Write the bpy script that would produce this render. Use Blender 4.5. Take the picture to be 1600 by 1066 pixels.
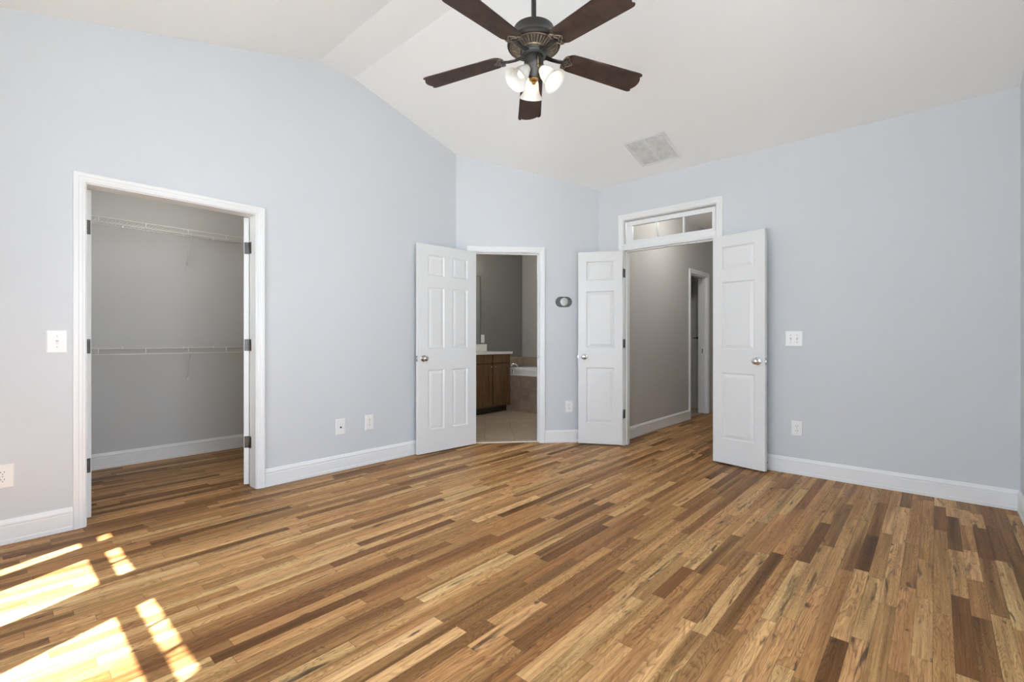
import bpy, bmesh, math, random
from math import radians as R, sin, cos, pi, sqrt
from mathutils import Vector, Matrix
random.seed(7)
for o in list(bpy.data.objects): bpy.data.objects.remove(o)
sc = bpy.context.scene
COL = sc.collection

# ------------------------------------------------------------------ camera
TH = R(41.8); H = 1.11
cam = bpy.data.cameras.new('camera'); camo = bpy.data.objects.new('camera', cam); COL.objects.link(camo)
cam.sensor_width = 36; cam.lens = 740/1600*36; cam.shift_y = -2.5/1600; cam.clip_start = .02
camo.location = (0, 0, H); camo.rotation_euler = (pi/2, 0, TH-pi/2)
sc.camera = camo
# ------------------------------------------------------------------ view
sc.view_settings.view_transform = 'Standard'; sc.view_settings.look = 'None'
sc.view_settings.gamma = 1; sc.view_settings.use_curve_mapping = False
sc.view_settings.exposure = 0.08
sc.cycles.max_bounces = 14; sc.cycles.diffuse_bounces = 10; sc.cycles.transparent_max_bounces = 12
sc.cycles.caustics_reflective = False; sc.cycles.caustics_refractive = False
sc.cycles.sample_clamp_indirect = 6
# ------------------------------------------------------------------ world: bright sky, lower half kept pale to send light upward
SKY = 7.5
w = bpy.data.worlds.new('sky'); sc.world = w; w.use_nodes = True
nt = w.node_tree; nt.nodes.clear()
wo = nt.nodes.new('ShaderNodeOutputWorld'); bg = nt.nodes.new('ShaderNodeBackground')
tc = nt.nodes.new('ShaderNodeTexCoord'); sx = nt.nodes.new('ShaderNodeSeparateXYZ'); cr = nt.nodes.new('ShaderNodeValToRGB')
nt.links.new(tc.outputs['Generated'], sx.inputs[0]); nt.links.new(sx.outputs['Z'], cr.inputs[0])
mr = nt.nodes.new('ShaderNodeMapRange'); mr.inputs['From Min'].default_value = -1
nt.links.new(sx.outputs['Z'], mr.inputs['Value']); nt.links.new(mr.outputs[0], cr.inputs[0])
e = cr.color_ramp.elements
e[0].position = .40; e[0].color = (.70, .76, .82, 1)
e[1].position = .56; e[1].color = (.80, .92, 1.07, 1)
x = e.new(.49); x.color = (.75, .83, .92, 1)
nt.links.new(cr.outputs[0], bg.inputs[0]); bg.inputs[1].default_value = SKY
nt.links.new(bg.outputs[0], wo.inputs[0])
# ------------------------------------------------------------------ sun
sl = bpy.data.lights.new('sun', 'SUN'); sl.energy = 150; sl.angle = R(.55); sl.color = (.93, .985, 1.0)
so = bpy.data.objects.new('sun', sl); COL.objects.link(so); so.location = (-6, -3, 10)
so.rotation_euler = Vector((1, .43, -2.223)).to_track_quat('-Z', 'Y').to_euler()
def area(name, loc, direction, sx_, sy_, power, color=(1, 1, 1), portal=False):
    l = bpy.data.lights.new(name, 'AREA'); l.shape = 'RECTANGLE'; l.size = sx_; l.size_y = sy_; l.energy = power; l.color = color
    if portal: l.cycles.is_portal = True
    o = bpy.data.objects.new(name, l); COL.objects.link(o); o.location = loc
    o.rotation_euler = Vector(direction).to_track_quat('-Z', 'Z').to_euler(); return o
def point(name, loc, power, color=(1, .9, .78), r=.04):
    l = bpy.data.lights.new(name, 'POINT'); l.energy = power; l.color = color; l.shadow_soft_size = r
    o = bpy.data.objects.new(name, l); COL.objects.link(o); o.location = loc; return o
# windows: (wall, a0, a1, sill, head, transom?)  portals guide the sky light through them
WEST = [(-.12, .98, 3), (1.37, 2.075, 3), (2.406, 2.827, 2), (2.977, 3.11, 1)]  # first one added for more daylight, the rest follow the sun patches
SOUTH_ADDED = [(.10, 1.80, 3)]  # unseen window added to light the left wall
for (a, b, k) in WEST:
    area('sky_portal', (-.66, (a+b)/2, 1.43), (1, 0, 0), b-a+.1, 2.2, 1, portal=True)
for (a, b, k) in SOUTH_ADDED:
    area('sky_portal', ((a+b)/2, -.57, 1.43), (0, 1, 0), b-a+.1, 2.2, 1, portal=True)
# lamps of the adjoining rooms, the bath one added for fill (their fixtures are built further down)
P_CLOSET, P_HALL, P_BATH_FILL, P_VAN = 6.2, 21, 25, 5

# ================================================================== materials
def M(name, color=(.8, .8, .8), rough=.5, metal=0, spec=.5, bump=0, bscale=200, coat=0, emis=None, estr=0, var=0, vscale=3):
    m = bpy.data.materials.new(name); m.use_nodes = True
    n = m.node_tree.nodes; L = m.node_tree.links; b = n['Principled BSDF']
    b.inputs['Base Color'].default_value = (*color, 1); b.inputs['Roughness'].default_value = rough
    b.inputs['Metallic'].default_value = metal; b.inputs['Specular IOR Level'].default_value = spec
    b.inputs['Coat Weight'].default_value = coat
    if emis: b.inputs['Emission Color'].default_value = (*emis, 1); b.inputs['Emission Strength'].default_value = estr
    g = n.new('ShaderNodeNewGeometry')
    if var:
        t = n.new('ShaderNodeTexNoise'); t.inputs['Scale'].default_value = vscale; t.inputs['Detail'].default_value = 4
        L.new(g.outputs['Position'], t.inputs['Vector'])
        mx = n.new('ShaderNodeMix'); mx.data_type = 'RGBA'
        mx.inputs[6].default_value = (*[c*(1-var) for c in color], 1); mx.inputs[7].default_value = (*[min(1, c*(1+var)) for c in color], 1)
        rp = n.new('ShaderNodeValToRGB'); rp.color_ramp.elements[0].position = .3; rp.color_ramp.elements[1].position = .7
        L.new(t.outputs[0], rp.inputs[0]); L.new(rp.outputs[0], mx.inputs[0]); L.new(mx.outputs[2], b.inputs['Base Color'])
    if bump:
        t = n.new('ShaderNodeTexNoise'); t.inputs['Scale'].default_value = bscale; t.inputs['Detail'].default_value = 3
        L.new(g.outputs['Position'], t.inputs['Vector'])
        bp = n.new('ShaderNodeBump'); bp.inputs['Strength'].default_value = bump; bp.inputs['Distance'].default_value = .002
        L.new(t.outputs[0], bp.inputs['Height']); L.new(bp.outputs[0], b.inputs['Normal'])
    return m
m_wall = M('pale_blue_paint', (.62, .645, .672), .62, spec=.3, bump=.25, bscale=160)
m_ceil = M('ceiling_paint', (.89, .90, .895), .8, spec=.2, bump=.2, bscale=120)
m_grey = M('warm_grey_paint', (.60, .605, .60), .7, spec=.25, bump=.25, bscale=160)
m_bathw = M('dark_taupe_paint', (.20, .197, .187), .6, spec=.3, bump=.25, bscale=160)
m_bath_lit = M('taupe_paint_lit', (.50, .495, .48), .6, spec=.3)  # bathroom taupe made lighter, light on the right wall put into the colour
m_hallw = M('hall_grey_paint', (.50, .49, .475), .7, spec=.25, bump=.25, bscale=160)
m_trim = M('white_semigloss', (.80, .815, .82), .34, spec=.5, bump=.05, bscale=40)
m_door = M('white_door_paint', (.75, .765, .765), .36, spec=.5, bump=.06, bscale=60)
m_plate = M('white_plastic', (.82, .82, .81), .3)
m_dark = M('black_slot', (.02, .02, .02), .6)
m_hinge = M('dark_bronze_hinge', (.11, .105, .10), .42, metal=.9, var=.2, vscale=60)
m_nickel = M('satin_nickel', (.62, .60, .58), .16, metal=1)
m_chrome = M('chrome', (.8, .8, .82), .08, metal=1)
m_brass = M('antique_brass', (.45, .30, .12), .25, metal=1)
m_bronze = M('oil_rubbed_bronze', (.013, .011, .010), .42, metal=.15, spec=.28, var=.3, vscale=30)
m_bronze2 = M('brushed_bronze', (.20, .15, .105), .38, metal=.7, var=.35, vscale=45)
m_wire = M('white_wire_coating', (.84, .84, .82), .35)
m_thermo = M('graphite_plate', (.075, .078, .078), .35)
m_marble = M('cultured_marble', (.80, .77, .74), .2, var=.03, vscale=9)
m_tub = M('tub_acrylic', (.82, .83, .83), .12)
m_vent = M('vent_enamel', (.74, .76, .77), .4)
m_ventin = M('dusty_filter', (.40, .40, .39), .9, var=.15, vscale=25)
m_slat = M('dusty_enamel', (.61, .61, .59), .6, var=.12, vscale=18)
m_mirror = M('mirror_glass', (.50, .52, .51), .03, metal=1)
m_mframe = M('mirror_edge', (.16, .155, .145), .3, metal=.6)
m_thresh = M('stone_threshold', (.66, .60, .50), .3, var=.08, vscale=20)
m_bulb = M('lit_bulb', (1, .95, .85), .4, emis=(1, .87, .68), estr=13)
m_bulbdim = M('dim_bulb', (.9, .9, .88), .4, emis=(1, .9, .75), estr=.2)
m_lampg = M('opal_diffuser', (.9, .9, .88), .4, emis=(1, .93, .82), estr=3)
m_bounce = M('pale_bounce_ground', (.56, .56, .55), .9, var=.05, vscale=2)

def frosted(name, estr):
    m = bpy.data.materials.new(name); m.use_nodes = True
    n = m.node_tree.nodes; L = m.node_tree.links; b = n['Principled BSDF']; out = n['Material Output']
    b.inputs['Base Color'].default_value = (.74, .74, .72, 1); b.inputs['Roughness'].default_value = .25
    t = n.new('ShaderNodeBsdfTranslucent'); t.inputs[0].default_value = (1, .96, .9, 1)
    no = n.new('ShaderNodeTexNoise'); no.inputs['Scale'].default_value = 14; no.inputs['Detail'].default_value = 3
    g = n.new('ShaderNodeNewGeometry'); L.new(g.outputs['Position'], no.inputs['Vector'])
    rp = n.new('ShaderNodeMapRange'); rp.inputs['To Min'].default_value = .22; rp.inputs['To Max'].default_value = .38
    L.new(no.outputs[0], rp.inputs[0])
    mx = n.new('ShaderNodeMixShader'); L.new(rp.outputs[0], mx.inputs[0]); L.new(b.outputs[0], mx.inputs[1]); L.new(t.outputs[0], mx.inputs[2])
    L.new(mx.outputs[0], out.inputs[0])
    return m
m_shade = frosted('frosted_glass', 0)

def glass():
    m = bpy.data.materials.new('window_glass'); m.use_nodes = True
    n = m.node_tree.nodes; L = m.node_tree.links; out = n['Material Output']; n.remove(n['Principled BSDF'])
    t = n.new('ShaderNodeBsdfTransparent'); g = n.new('ShaderNodeBsdfGlossy'); g.inputs['Roughness'].default_value = .02
    f = n.new('ShaderNodeFresnel'); f.inputs[0].default_value = 1.45
    mm = n.new('ShaderNodeMath'); mm.operation = 'MULTIPLY'; mm.inputs[1].default_value = .7
    mx = n.new('ShaderNodeMixShader'); L.new(f.outputs[0], mm.inputs[0]); L.new(mm.outputs[0], mx.inputs[0])
    L.new(t.outputs[0], mx.inputs[1]); L.new(g.outputs[0], mx.inputs[2]); L.new(mx.outputs[0], out.inputs[0])
    return m
m_glass = glass()

class NT:
    """tiny helper to write node maths"""
    def __init__(s, m): s.t = m.node_tree; s.n = s.t.nodes; s.l = s.t.links
    def _in(s, sock, v):
        if hasattr(v, 'is_output') or isinstance(v, bpy.types.NodeSocket): s.l.new(v, sock)
        elif isinstance(v, (tuple, list)): sock.default_value = v if len(v) == len(sock.default_value) else (*v, 1)
        else: sock.default_value = v
    def math(s, op, a, b=0, c=0, clamp=False):
        k = s.n.new('ShaderNodeMath'); k.operation = op; k.use_clamp = clamp
        s._in(k.inputs[0], a); s._in(k.inputs[1], b); s._in(k.inputs[2], c); return k.outputs[0]
    def xyz(s, a, b, c):
        k = s.n.new('ShaderNodeCombineXYZ')
        for i, v in enumerate((a, b, c)): s._in(k.inputs[i], v)
        return k.outputs[0]
    def noise(s, v, scale=1, detail=2, rough=.5, dist=0):
        k = s.n.new('ShaderNodeTexNoise'); s._in(k.inputs['Vector'], v); k.inputs['Scale'].default_value = scale
        k.inputs['Detail'].default_value = detail; k.inputs['Roughness'].default_value = rough; k.inputs['Distortion'].default_value = dist
        return k.outputs[0]
    def white(s, v):
        k = s.n.new('ShaderNodeTexWhiteNoise'); k.noise_dimensions = '3D'; s._in(k.inputs['Vector'], v); return k.outputs
    def ramp(s, f, els, interp='LINEAR'):
        k = s.n.new('ShaderNodeValToRGB'); k.color_ramp.interpolation = interp; E = k.color_ramp.elements
        while len(E) < len(els): E.new(.5)
        for i, (p, c) in enumerate(els):
            E[i].position = p; E[i].color = (*c, 1) if isinstance(c, (tuple, list)) else (c, c, c, 1)
        s._in(k.inputs[0], f); return k.outputs[0]
    def mix(s, f, a, b, mode='MIX'):
        k = s.n.new('ShaderNodeMix'); k.data_type = 'RGBA'; k.blend_type = mode
        s._in(k.inputs[0], f); s._in(k.inputs[6], a); s._in(k.inputs[7], b); return k.outputs[2]
    def sep(s, v):
        k = s.n.new('ShaderNodeSeparateXYZ'); s._in(k.inputs[0], v); return k.outputs
    def mr(s, v, a, b, c, d):
        k = s.n.new('ShaderNodeMapRange'); s._in(k.inputs[0], v)
        for i, q in enumerate((a, b, c, d)): k.inputs[i+1].default_value = q
        return k.outputs[0]

def oak_floor():
    m = bpy.data.materials.new('oak_strip_floor'); m.use_nodes = True; T = NT(m); b = T.n['Principled BSDF']
    g = T.n.new('ShaderNodeNewGeometry'); X, Y, Z = T.sep(g.outputs['Position'])[0:3]
    W = .0572
    yr = T.math('DIVIDE', T.math('ADD', Y, 20.013), W); row = T.math('FLOOR', yr); fy = T.math('FRACT', yr)
    rr = T.white(T.xyz(row, 3.1, 7.7))[0]
    # board length changes from row to row; ends fall at random places
    ln = T.mr(T.white(T.xyz(row, 9.2, 1.3))[0], 0, 1, .42, .95)
    u = T.math('ADD', T.math('DIVIDE', T.math('ADD', X, 30), ln), T.math('MULTIPLY', rr, 91.7))
    def vor(feature):
        v = T.n.new('ShaderNodeTexVoronoi'); v.voronoi_dimensions = '1D'; v.feature = feature; v.inputs['Scale'].default_value = 1
        v.inputs['Randomness'].default_value = .85; T._in(v.inputs['W'], u); return v
    v1 = vor('F1'); v2 = vor('DISTANCE_TO_EDGE')
    c = T.sep(v1.outputs['Color'])
    wn = T.white(T.xyz(c[0], c[1], T.math('MULTIPLY', row, .731)))
    bid = wn[0]; bc = T.sep(wn[1])
    base = T.ramp(bid, [(0, (.150, .068, .022)), (.10, (.215, .105, .038)), (.30, (.325, .176, .068)), (.55, (.435, .245, .098)),
                        (.78, (.520, .315, .140)), (.93, (.540, .340, .150)), (1, (.64, .43, .21))])
    tint = T.mix(bc[1], (1.09, 1.00, 1.00), (1.0, 1.04, 1.05))
    base = T.mix(1, base, tint, 'MULTIPLY')
    ox = T.math('ADD', X, T.math('MULTIPLY', bc[0], 61.3)); oy = T.math('ADD', Y, T.math('MULTIPLY', bc[2], 47.9)); oz = T.math('MULTIPLY', bid, 33)
    # growth-ring figure: contour lines of a stretched smooth field
    fld = T.noise(T.xyz(T.math('MULTIPLY', ox, 2.1), T.math('MULTIPLY', oy, 15), oz), 1, 2.2, .45, .2)
    K = T.mr(bc[1], 0, 1, 12, 36)
    wob = T.math('MULTIPLY', T.noise(T.xyz(T.math('MULTIPLY', ox, 18), T.math('MULTIPLY', oy, 60), oz), 1, 2), .035)
    ring = T.math('FRACT', T.math('MULTIPLY', T.math('ADD', fld, wob), K))
    line = T.ramp(ring, [(0, 1.), (.10, .80), (.42, .12), (.82, 0.), (.94, .35), (1, 1.)])
    # straight fine grain and open pores
    fine = T.noise(T.xyz(T.math('MULTIPLY', ox, 3), T.math('MULTIPLY', oy, 170), oz), 1, 3, .6)
    pore = T.noise(T.xyz(T.math('MULTIPLY', ox, 26), T.math('MULTIPLY', oy, 700), oz), 1, 2, .6)
    streak = T.noise(T.xyz(T.math('MULTIPLY', ox, 1.3), T.math('MULTIPLY', oy, 34), oz), 1, 3, .55, .2)
    amt = T.math('MULTIPLY', line, T.mr(bc[2], 0, 1, .25, .85))
    col = T.mix(amt, base, T.mix(1, base, (.46, .38, .31), 'MULTIPLY'))
    col = T.mix(T.mr(fine, .38, .68, 0, .80), col, T.mix(1, col, (.62, .56, .50), 'MULTIPLY'))
    col = T.mix(T.mr(pore, .50, .68, 0, .50), col, T.mix(1, col, (.5, .45, .4), 'MULTIPLY'))
    col = T.mix(T.mr(streak, .42, .66, .0, .7), col, T.mix(1, col, (1.42, 1.46, 1.46), 'MULTIPLY'))
    band = T.noise(T.xyz(T.math('MULTIPLY', ox, .9), T.math('MULTIPLY', oy, 22), T.math('ADD', oz, 7)), 1, 2, .5, .3)
    col = T.mix(T.math('MULTIPLY', T.mr(band, .48, .66, 0, 1), T.mr(bc[1], .1, .9, .35, 1)), col, T.mix(1, col, (.50, .44, .38), 'MULTIPLY'))
    # mineral streaks and knots on a part of the boards
    kn = T.noise(T.xyz(T.math('MULTIPLY', ox, 3.4), T.math('MULTIPLY', oy, 24), oz), 1, 3, .6, .8)
    kf = T.math('MULTIPLY', T.mr(kn, .58, .70, 0, 1), T.mr(bc[0], .40, .70, 0, .85))
    col = T.mix(kf, col, (.030, .017, .010))
    k2 = T.noise(T.xyz(T.math('MULTIPLY', ox, 9), T.math('MULTIPLY', oy, 22), oz), 1, 2, .5, .3)
    col = T.mix(T.mr(k2, .69, .77, 0, .85), col, (.045, .024, .012))
    # joints
    ed = T.math('MINIMUM', fy, T.math('SUBTRACT', 1, fy)); side = T.mr(ed, .006, .020, 1, 0)
    end = T.mr(T.math('MULTIPLY', v2.outputs['Distance'], ln), .0006, .0016, 1, 0)
    j = T.math('MAXIMUM', side, end)
    col = T.mix(T.math('MULTIPLY', j, .55), col, (.035, .02, .012))
    T.l.new(col, b.inputs['Base Color'])
    b.inputs['Roughness'].default_value = .42
    b.inputs['Specular IOR Level'].default_value = .11; b.inputs['Coat Weight'].default_value = .0; b.inputs['Coat Roughness'].default_value = .16
    bp = T.n.new('ShaderNodeBump'); bp.inputs['Strength'].default_value = .35; bp.inputs['Distance'].default_value = .0012
    hgt = T.math('MULTIPLY', j, -1)
    T.l.new(hgt, bp.inputs['Height']); T.l.new(bp.outputs[0], b.inputs['Normal'])
    return m
m_oak = oak_floor()

def tile(name, size, c1, c2, grout, rot=0, plane='xy', gw=.006):
    m = bpy.data.materials.new(name); m.use_nodes = True; T = NT(m); b = T.n['Principled BSDF']
    g = T.n.new('ShaderNodeNewGeometry'); X, Y, Z = T.sep(g.outputs['Position'])[0:3]
    a, c = {'xy': (X, Y), 'xz': (X, Z), 'yz': (Y, Z)}[plane]
    if rot:
        a2 = T.math('ADD', T.math('MULTIPLY', a, cos(rot)), T.math('MULTIPLY', c, sin(rot)))
        c = T.math('SUBTRACT', T.math('MULTIPLY', c, cos(rot)), T.math('MULTIPLY', a, sin(rot))); a = a2
    u = T.math('DIVIDE', T.math('ADD', a, 30.05), size); v = T.math('DIVIDE', T.math('ADD', c, 30.02), size)
    fu, fv = T.math('FRACT', u), T.math('FRACT', v)
    eu = T.math('MINIMUM', fu, T.math('SUBTRACT', 1, fu)); ev = T.math('MINIMUM', fv, T.math('SUBTRACT', 1, fv))
    j = T.mr(T.math('MINIMUM', eu, ev), gw/size*.4, gw/size*.8, 1, 0)
    wn = T.white(T.xyz(T.math('FLOOR', u), T.math('FLOOR', v), 1.7))[0]
    n1 = T.noise(T.xyz(X, Y, T.math('ADD', Z, T.math('MULTIPLY', wn, 9))), 7, 4, .6, .6)
    f = T.math('ADD', T.mr(n1, .3, .7, 0, .7), T.math('MULTIPLY', wn, .3))
    col = T.mix(f, c1, c2); col = T.mix(T.math('MULTIPLY', j, .8), col, grout)
    T.l.new(col, b.inputs['Base Color']); b.inputs['Roughness'].default_value = .35
    return m
m_tilef = tile('beige_floor_tile', .33, (.36, .275, .20), (.54, .43, .32), (.25, .19, .135), rot=pi/4)
m_tilet = tile('mottled_wall_tile', .20, (.30, .235, .18), (.48, .385, .30), (.36, .30, .24), plane='yz', gw=.004)
m_tileb = tile('mottled_back_tile', .20, (.30, .235, .18), (.48, .385, .30), (.36, .30, .24), plane='xz', gw=.004)

def wood(name, dark, light, axis=2, rough=.4, scale=1):
    m = bpy.data.materials.new(name); m.use_nodes = True; T = NT(m); b = T.n['Principled BSDF']
    t = T.n.new('ShaderNodeTexCoord'); P = list(T.sep(t.outputs['Object'])[0:3])
    s = [30*scale]*3; s[axis] = 2.5*scale
    v = T.xyz(*[T.math('MULTIPLY', P[i], s[i]) for i in range(3)])
    n1 = T.noise(v, 1, 4, .6, .6); n2 = T.noise(v, 6, 2, .5)
    f = T.math('ADD', T.mr(n1, .3, .7, 0, .8), T.math('MULTIPLY', n2, .2))
    T.l.new(T.mix(f, dark, light), b.inputs['Base Color']); b.inputs['Roughness'].default_value = rough
    return m
m_cab = wood('brown_maple_stain', (.062, .031, .012), (.19, .103, .042), 2)
m_toe = M('dark_toe_board', (.04, .022, .012), .6)
m_blade = M('walnut_blade', (.024, .0135, .010), .55, spec=.2, var=.5, vscale=22, bump=.2, bscale=90)

# ================================================================== mesh helpers
class MB:
    def __init__(s, Mx=None): s.bm = bmesh.new(); s.M = Mx or Matrix()
    def v(s, p): return s.bm.verts.new(s.M @ Vector(p))
    def f(s, vs):
        try: return s.bm.faces.new(vs)
        except ValueError: return None
    def box(s, x0, x1, y0, y1, z0, z1, mat=0):
        V = [s.v((x, y, z)) for z in (z0, z1) for y in (y0, y1) for x in (x0, x1)]
        for a in ((0, 2, 3, 1), (4, 5, 7, 6), (0, 1, 5, 4), (2, 6, 7, 3), (0, 4, 6, 2), (1, 3, 7, 5)):
            q = s.f([V[i] for i in a]); q.material_index = mat
    def prism(s, poly, h0, h1, axis=2, mat=0):
        """poly: list of 2D points; extruded along axis"""
        def P(a, b, h): return {0: (h, a, b), 1: (a, h, b), 2: (a, b, h)}[axis]
        A = [s.v(P(a, b, h0)) for a, b in poly]; B = [s.v(P(a, b, h1)) for a, b in poly]; n = len(poly)
        fs = [s.f(A), s.f(B)] + [s.f([A[i], A[(i+1) % n], B[(i+1) % n], B[i]]) for i in range(n)]
        for q in fs:
            if q: q.material_index = mat
    def loft(s, loops, cap=True, closed=True, mat=0, smooth=False):
        Ls = [[s.v(p) for p in l] for l in loops]; n = len(Ls[0])
        for a, b in zip(Ls, Ls[1:]):
            for i in range(n if closed else n-1):
                q = s.f([a[i], a[(i+1) % n], b[(i+1) % n], b[i]])
                if q: q.material_index = mat; q.smooth = smooth
        if cap:
            for l in (Ls[0], Ls[-1]):
                q = s.f(l)
                if q: q.material_index = mat
    def lathe(s, prof, origin=(0, 0, 0), axis=(0, 0, 1), seg=32, mat=0, cap=True):
        q = Vector(axis).to_track_quat('Z', 'Y').to_matrix(); o = Vector(origin)
        s.loft([[o + q @ Vector((max(r, 1e-4)*cos(2*pi*i/seg), max(r, 1e-4)*sin(2*pi*i/seg), z)) for i in range(seg)] for r, z in prof], cap=cap, mat=mat, smooth=True)
    def tube(s, pts, r, seg=8, mat=0, rs=None):
        pts = [Vector(p) for p in pts]; loops = []
        for i, p in enumerate(pts):
            d = (pts[min(i+1, len(pts)-1)]-pts[max(i-1, 0)]).normalized()
            up = Vector((0, 0, 1)) if abs(d.z) < .95 else Vector((1, 0, 0))
            a = d.cross(up).normalized(); b2 = d.cross(a); rr = rs[i] if rs else r
            loops.append([p + a*rr*cos(2*pi*k/seg) + b2*rr*sin(2*pi*k/seg) for k in range(seg)])
        s.loft(loops, smooth=True, mat=mat)
    def build(s, name, mats, parent=None, bevel=0, autosmooth=False, weld=False):
        if weld: bmesh.ops.remove_doubles(s.bm, verts=s.bm.verts, dist=1e-5)
        bmesh.ops.recalc_face_normals(s.bm, faces=s.bm.faces)
        me = bpy.data.meshes.new(name); s.bm.to_mesh(me); s.bm.free()
        for m in (mats if isinstance(mats, (list, tuple)) else [mats]): me.materials.append(m)
        if autosmooth:
            me.polygons.foreach_set('use_smooth', [True]*len(me.polygons)); me.set_sharp_from_angle(angle=R(38))
        o = bpy.data.objects.new(name, me); COL.objects.link(o)
        if parent: o.parent = parent
        if bevel:
            bv = o.modifiers.new('bevel', 'BEVEL'); bv.width = bevel; bv.segments = 2; bv.limit_method = 'ANGLE'; bv.angle_limit = R(40)
        return o
def empty(name, Mx=None):
    o = bpy.data.objects.new(name, None); COL.objects.link(o); o.empty_display_size = .05
    if Mx is not None: o.matrix_world = Mx
    return o
def tag(o, label, cat, group=None, kind=None):
    o['label'] = label; o['category'] = cat
    if group: o['group'] = group
    if kind: o['kind'] = kind
    return o
def struct(o, label, cat): return tag(o, label, cat, kind='structure')
def frame(o, s, n):
    """wall frame: x runs along the wall (s), y comes out of the wall into the room (n), z is up"""
    s = Vector((*s, 0)).normalized(); n = Vector((*n, 0)).normalized(); m = Matrix.Identity(4)
    for i in range(3): m[i][0] = s[i]; m[i][1] = n[i]; m[i][3] = (*o, 0)[i]
    m[2][2] = 1; return m

# ================================================================== room dimensions
XW, XE, YS, YN = -.5, 4.475, -.41, 3.76      # west, east, south and north (left) walls
T_ = .12
PK, PKL, PKR, SL = 3.376, 1.823, 2.145, .27  # flat top of the vault and its slopes
def ztop(x): return PK-SL*max(0, PKL-x, x-PKR)
AX = 3.323; BY = 2.736                       # corners of the diagonal wall
A0 = Vector((AX, YN)); B0 = Vector((XE, BY)); dB = (B0-A0).normalized(); LB = (B0-A0).length; nB = Vector((dB.y, -dB.x))
if nB.dot(Vector((-1, -1))) < 0: nB = -nB
FA = frame((0, YN), (1, 0), (0, -1)); FC = frame((XE, 0), (0, 1), (-1, 0)); FB = frame(A0, dB, nB)
FW = frame((XW, 0), (0, 1), (1, 0)); FS = frame((0, YS), (1, 0), (0, 1))

def wall(name, F, s0, s1, top, holes=(), breaks=(), th=T_, m_in=m_wall, m_out=m_grey, z0=0, ext=(0, 0)):
    """solid wall with openings; top is a function of s"""
    mb = MB(F); cuts = sorted(set([s0-ext[0], s1+ext[1]] + [h for q in holes for h in q[:2]] + list(breaks)))
    def colm(a, b, za, zb0, zb1):
        pts = [(a, za), (b, za), (b, zb1), (a, zb0)]
        Vf = [mb.v((x, 0, z)) for x, z in pts]; Vb = [mb.v((x, -th, z)) for x, z in pts]
        mb.f(Vf).material_index = 0; mb.f(Vb).material_index = 1
        for i in range(4): mb.f([Vf[i], Vf[(i+1) % 4], Vb[(i+1) % 4], Vb[i]]).material_index = 0
    for a, b in zip(cuts, cuts[1:]):
        if b-a < 1e-6: continue
        hs = sorted([h for h in holes if h[0] < (a+b)/2 < h[1]], key=lambda h: h[2]); z = z0
        for h in hs:
            if h[2] > z+1e-6: colm(a, b, z, h[2], h[2])
            z = h[3]
        colm(a, b, z, top(a), top(b))
    bm = mb.bm; bmesh.ops.remove_doubles(bm, verts=bm.verts, dist=1e-5)
    seen = {}
    for f in bm.faces: seen.setdefault(frozenset(v.index for v in f.verts), []).append(f)
    return mb.build(name, [m_in, m_out])

BASEP = [(0, 0), (.017, 0), (.017, .022), (.0145, .026), (.0145, .094), (.012, .097), (.012, .101), (.0155, .104), (.015, .113), (.011, .121), (.009, .128), (.005, .133), (0, .133)]
def baseboard(name, F, s0, s1, label, m=None):
    mb = MB(F); mb.loft([[(s, d, z) for d, z in BASEP] for s in (s0, s1)])
    return struct(mb.build(name, m or m_trim), label, 'baseboard')
CASP = [(0, 0), (0, .010), (.004, .013), (.012, .0125), (.016, .0145), (.030, .0155), (.034, .0185), (.048, .0195), (.054, .018), (.057, .014), (.057, 0)]
def casing_on(mb, a, b, zt, k=1.0, side=1, sill=None):
    """mitred casing round an opening a..b up to zt"""
    if sill is None:
        mb.loft([[(a-u*k, side*v, 0) for u, v in CASP], [(a-u*k, side*v, zt+u*k) for u, v in CASP], [(b+u*k, side*v, zt+u*k) for u, v in CASP], [(b+u*k, side*v, 0) for u, v in CASP]])
    else:
        L = [[(a-u*k, side*v, sill-u*k) for u, v in CASP], [(a-u*k, side*v, zt+u*k) for u, v in CASP], [(b+u*k, side*v, zt+u*k) for u, v in CASP], [(b+u*k, side*v, sill-u*k) for u, v in CASP]]
        mb.loft(L+[L[0]], cap=False)
JT = .018
def door_frame(name, F, a, b, zt, label, th=T_, stop=.045, back=True, k=1.0, backoff=0):
    mb = MB(F)
    casing_on(mb, a-.005, b+.005, zt+.005, k)
    if back:
        m2 = MB(F @ Matrix.Translation((0, -th, 0))); m2.bm.free(); m2.bm = mb.bm
        casing_on(m2, a-.005, b+.005, zt+.005, k, side=-1)
    mb.box(a-JT, a, -th, 0, 0, zt); mb.box(b, b+JT, -th, 0, 0, zt); mb.box(a-JT, b+JT, -th, 0, zt, zt+JT)
    if stop:   # door stop strip on the three sides, `stop` behind the face
        s0, s1 = -stop-.035, -stop
        mb.box(a, a+.011, s0, s1, 0, zt-.011); mb.box(b-.011, b, s0, s1, 0, zt-.011); mb.box(a, b, s0, s1, zt-.011, zt)
    o = mb.build(name, m_trim); return struct(o, label, 'door frame')

# ---- openings (along-wall start, end, floor, head)
CL = (.414, 1.352, 2.035); BA = (.172, .886, 2.035); DD = (1.498, 2.427, 2.35)
HD = (6.60, 7.235, 2.035)
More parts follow.
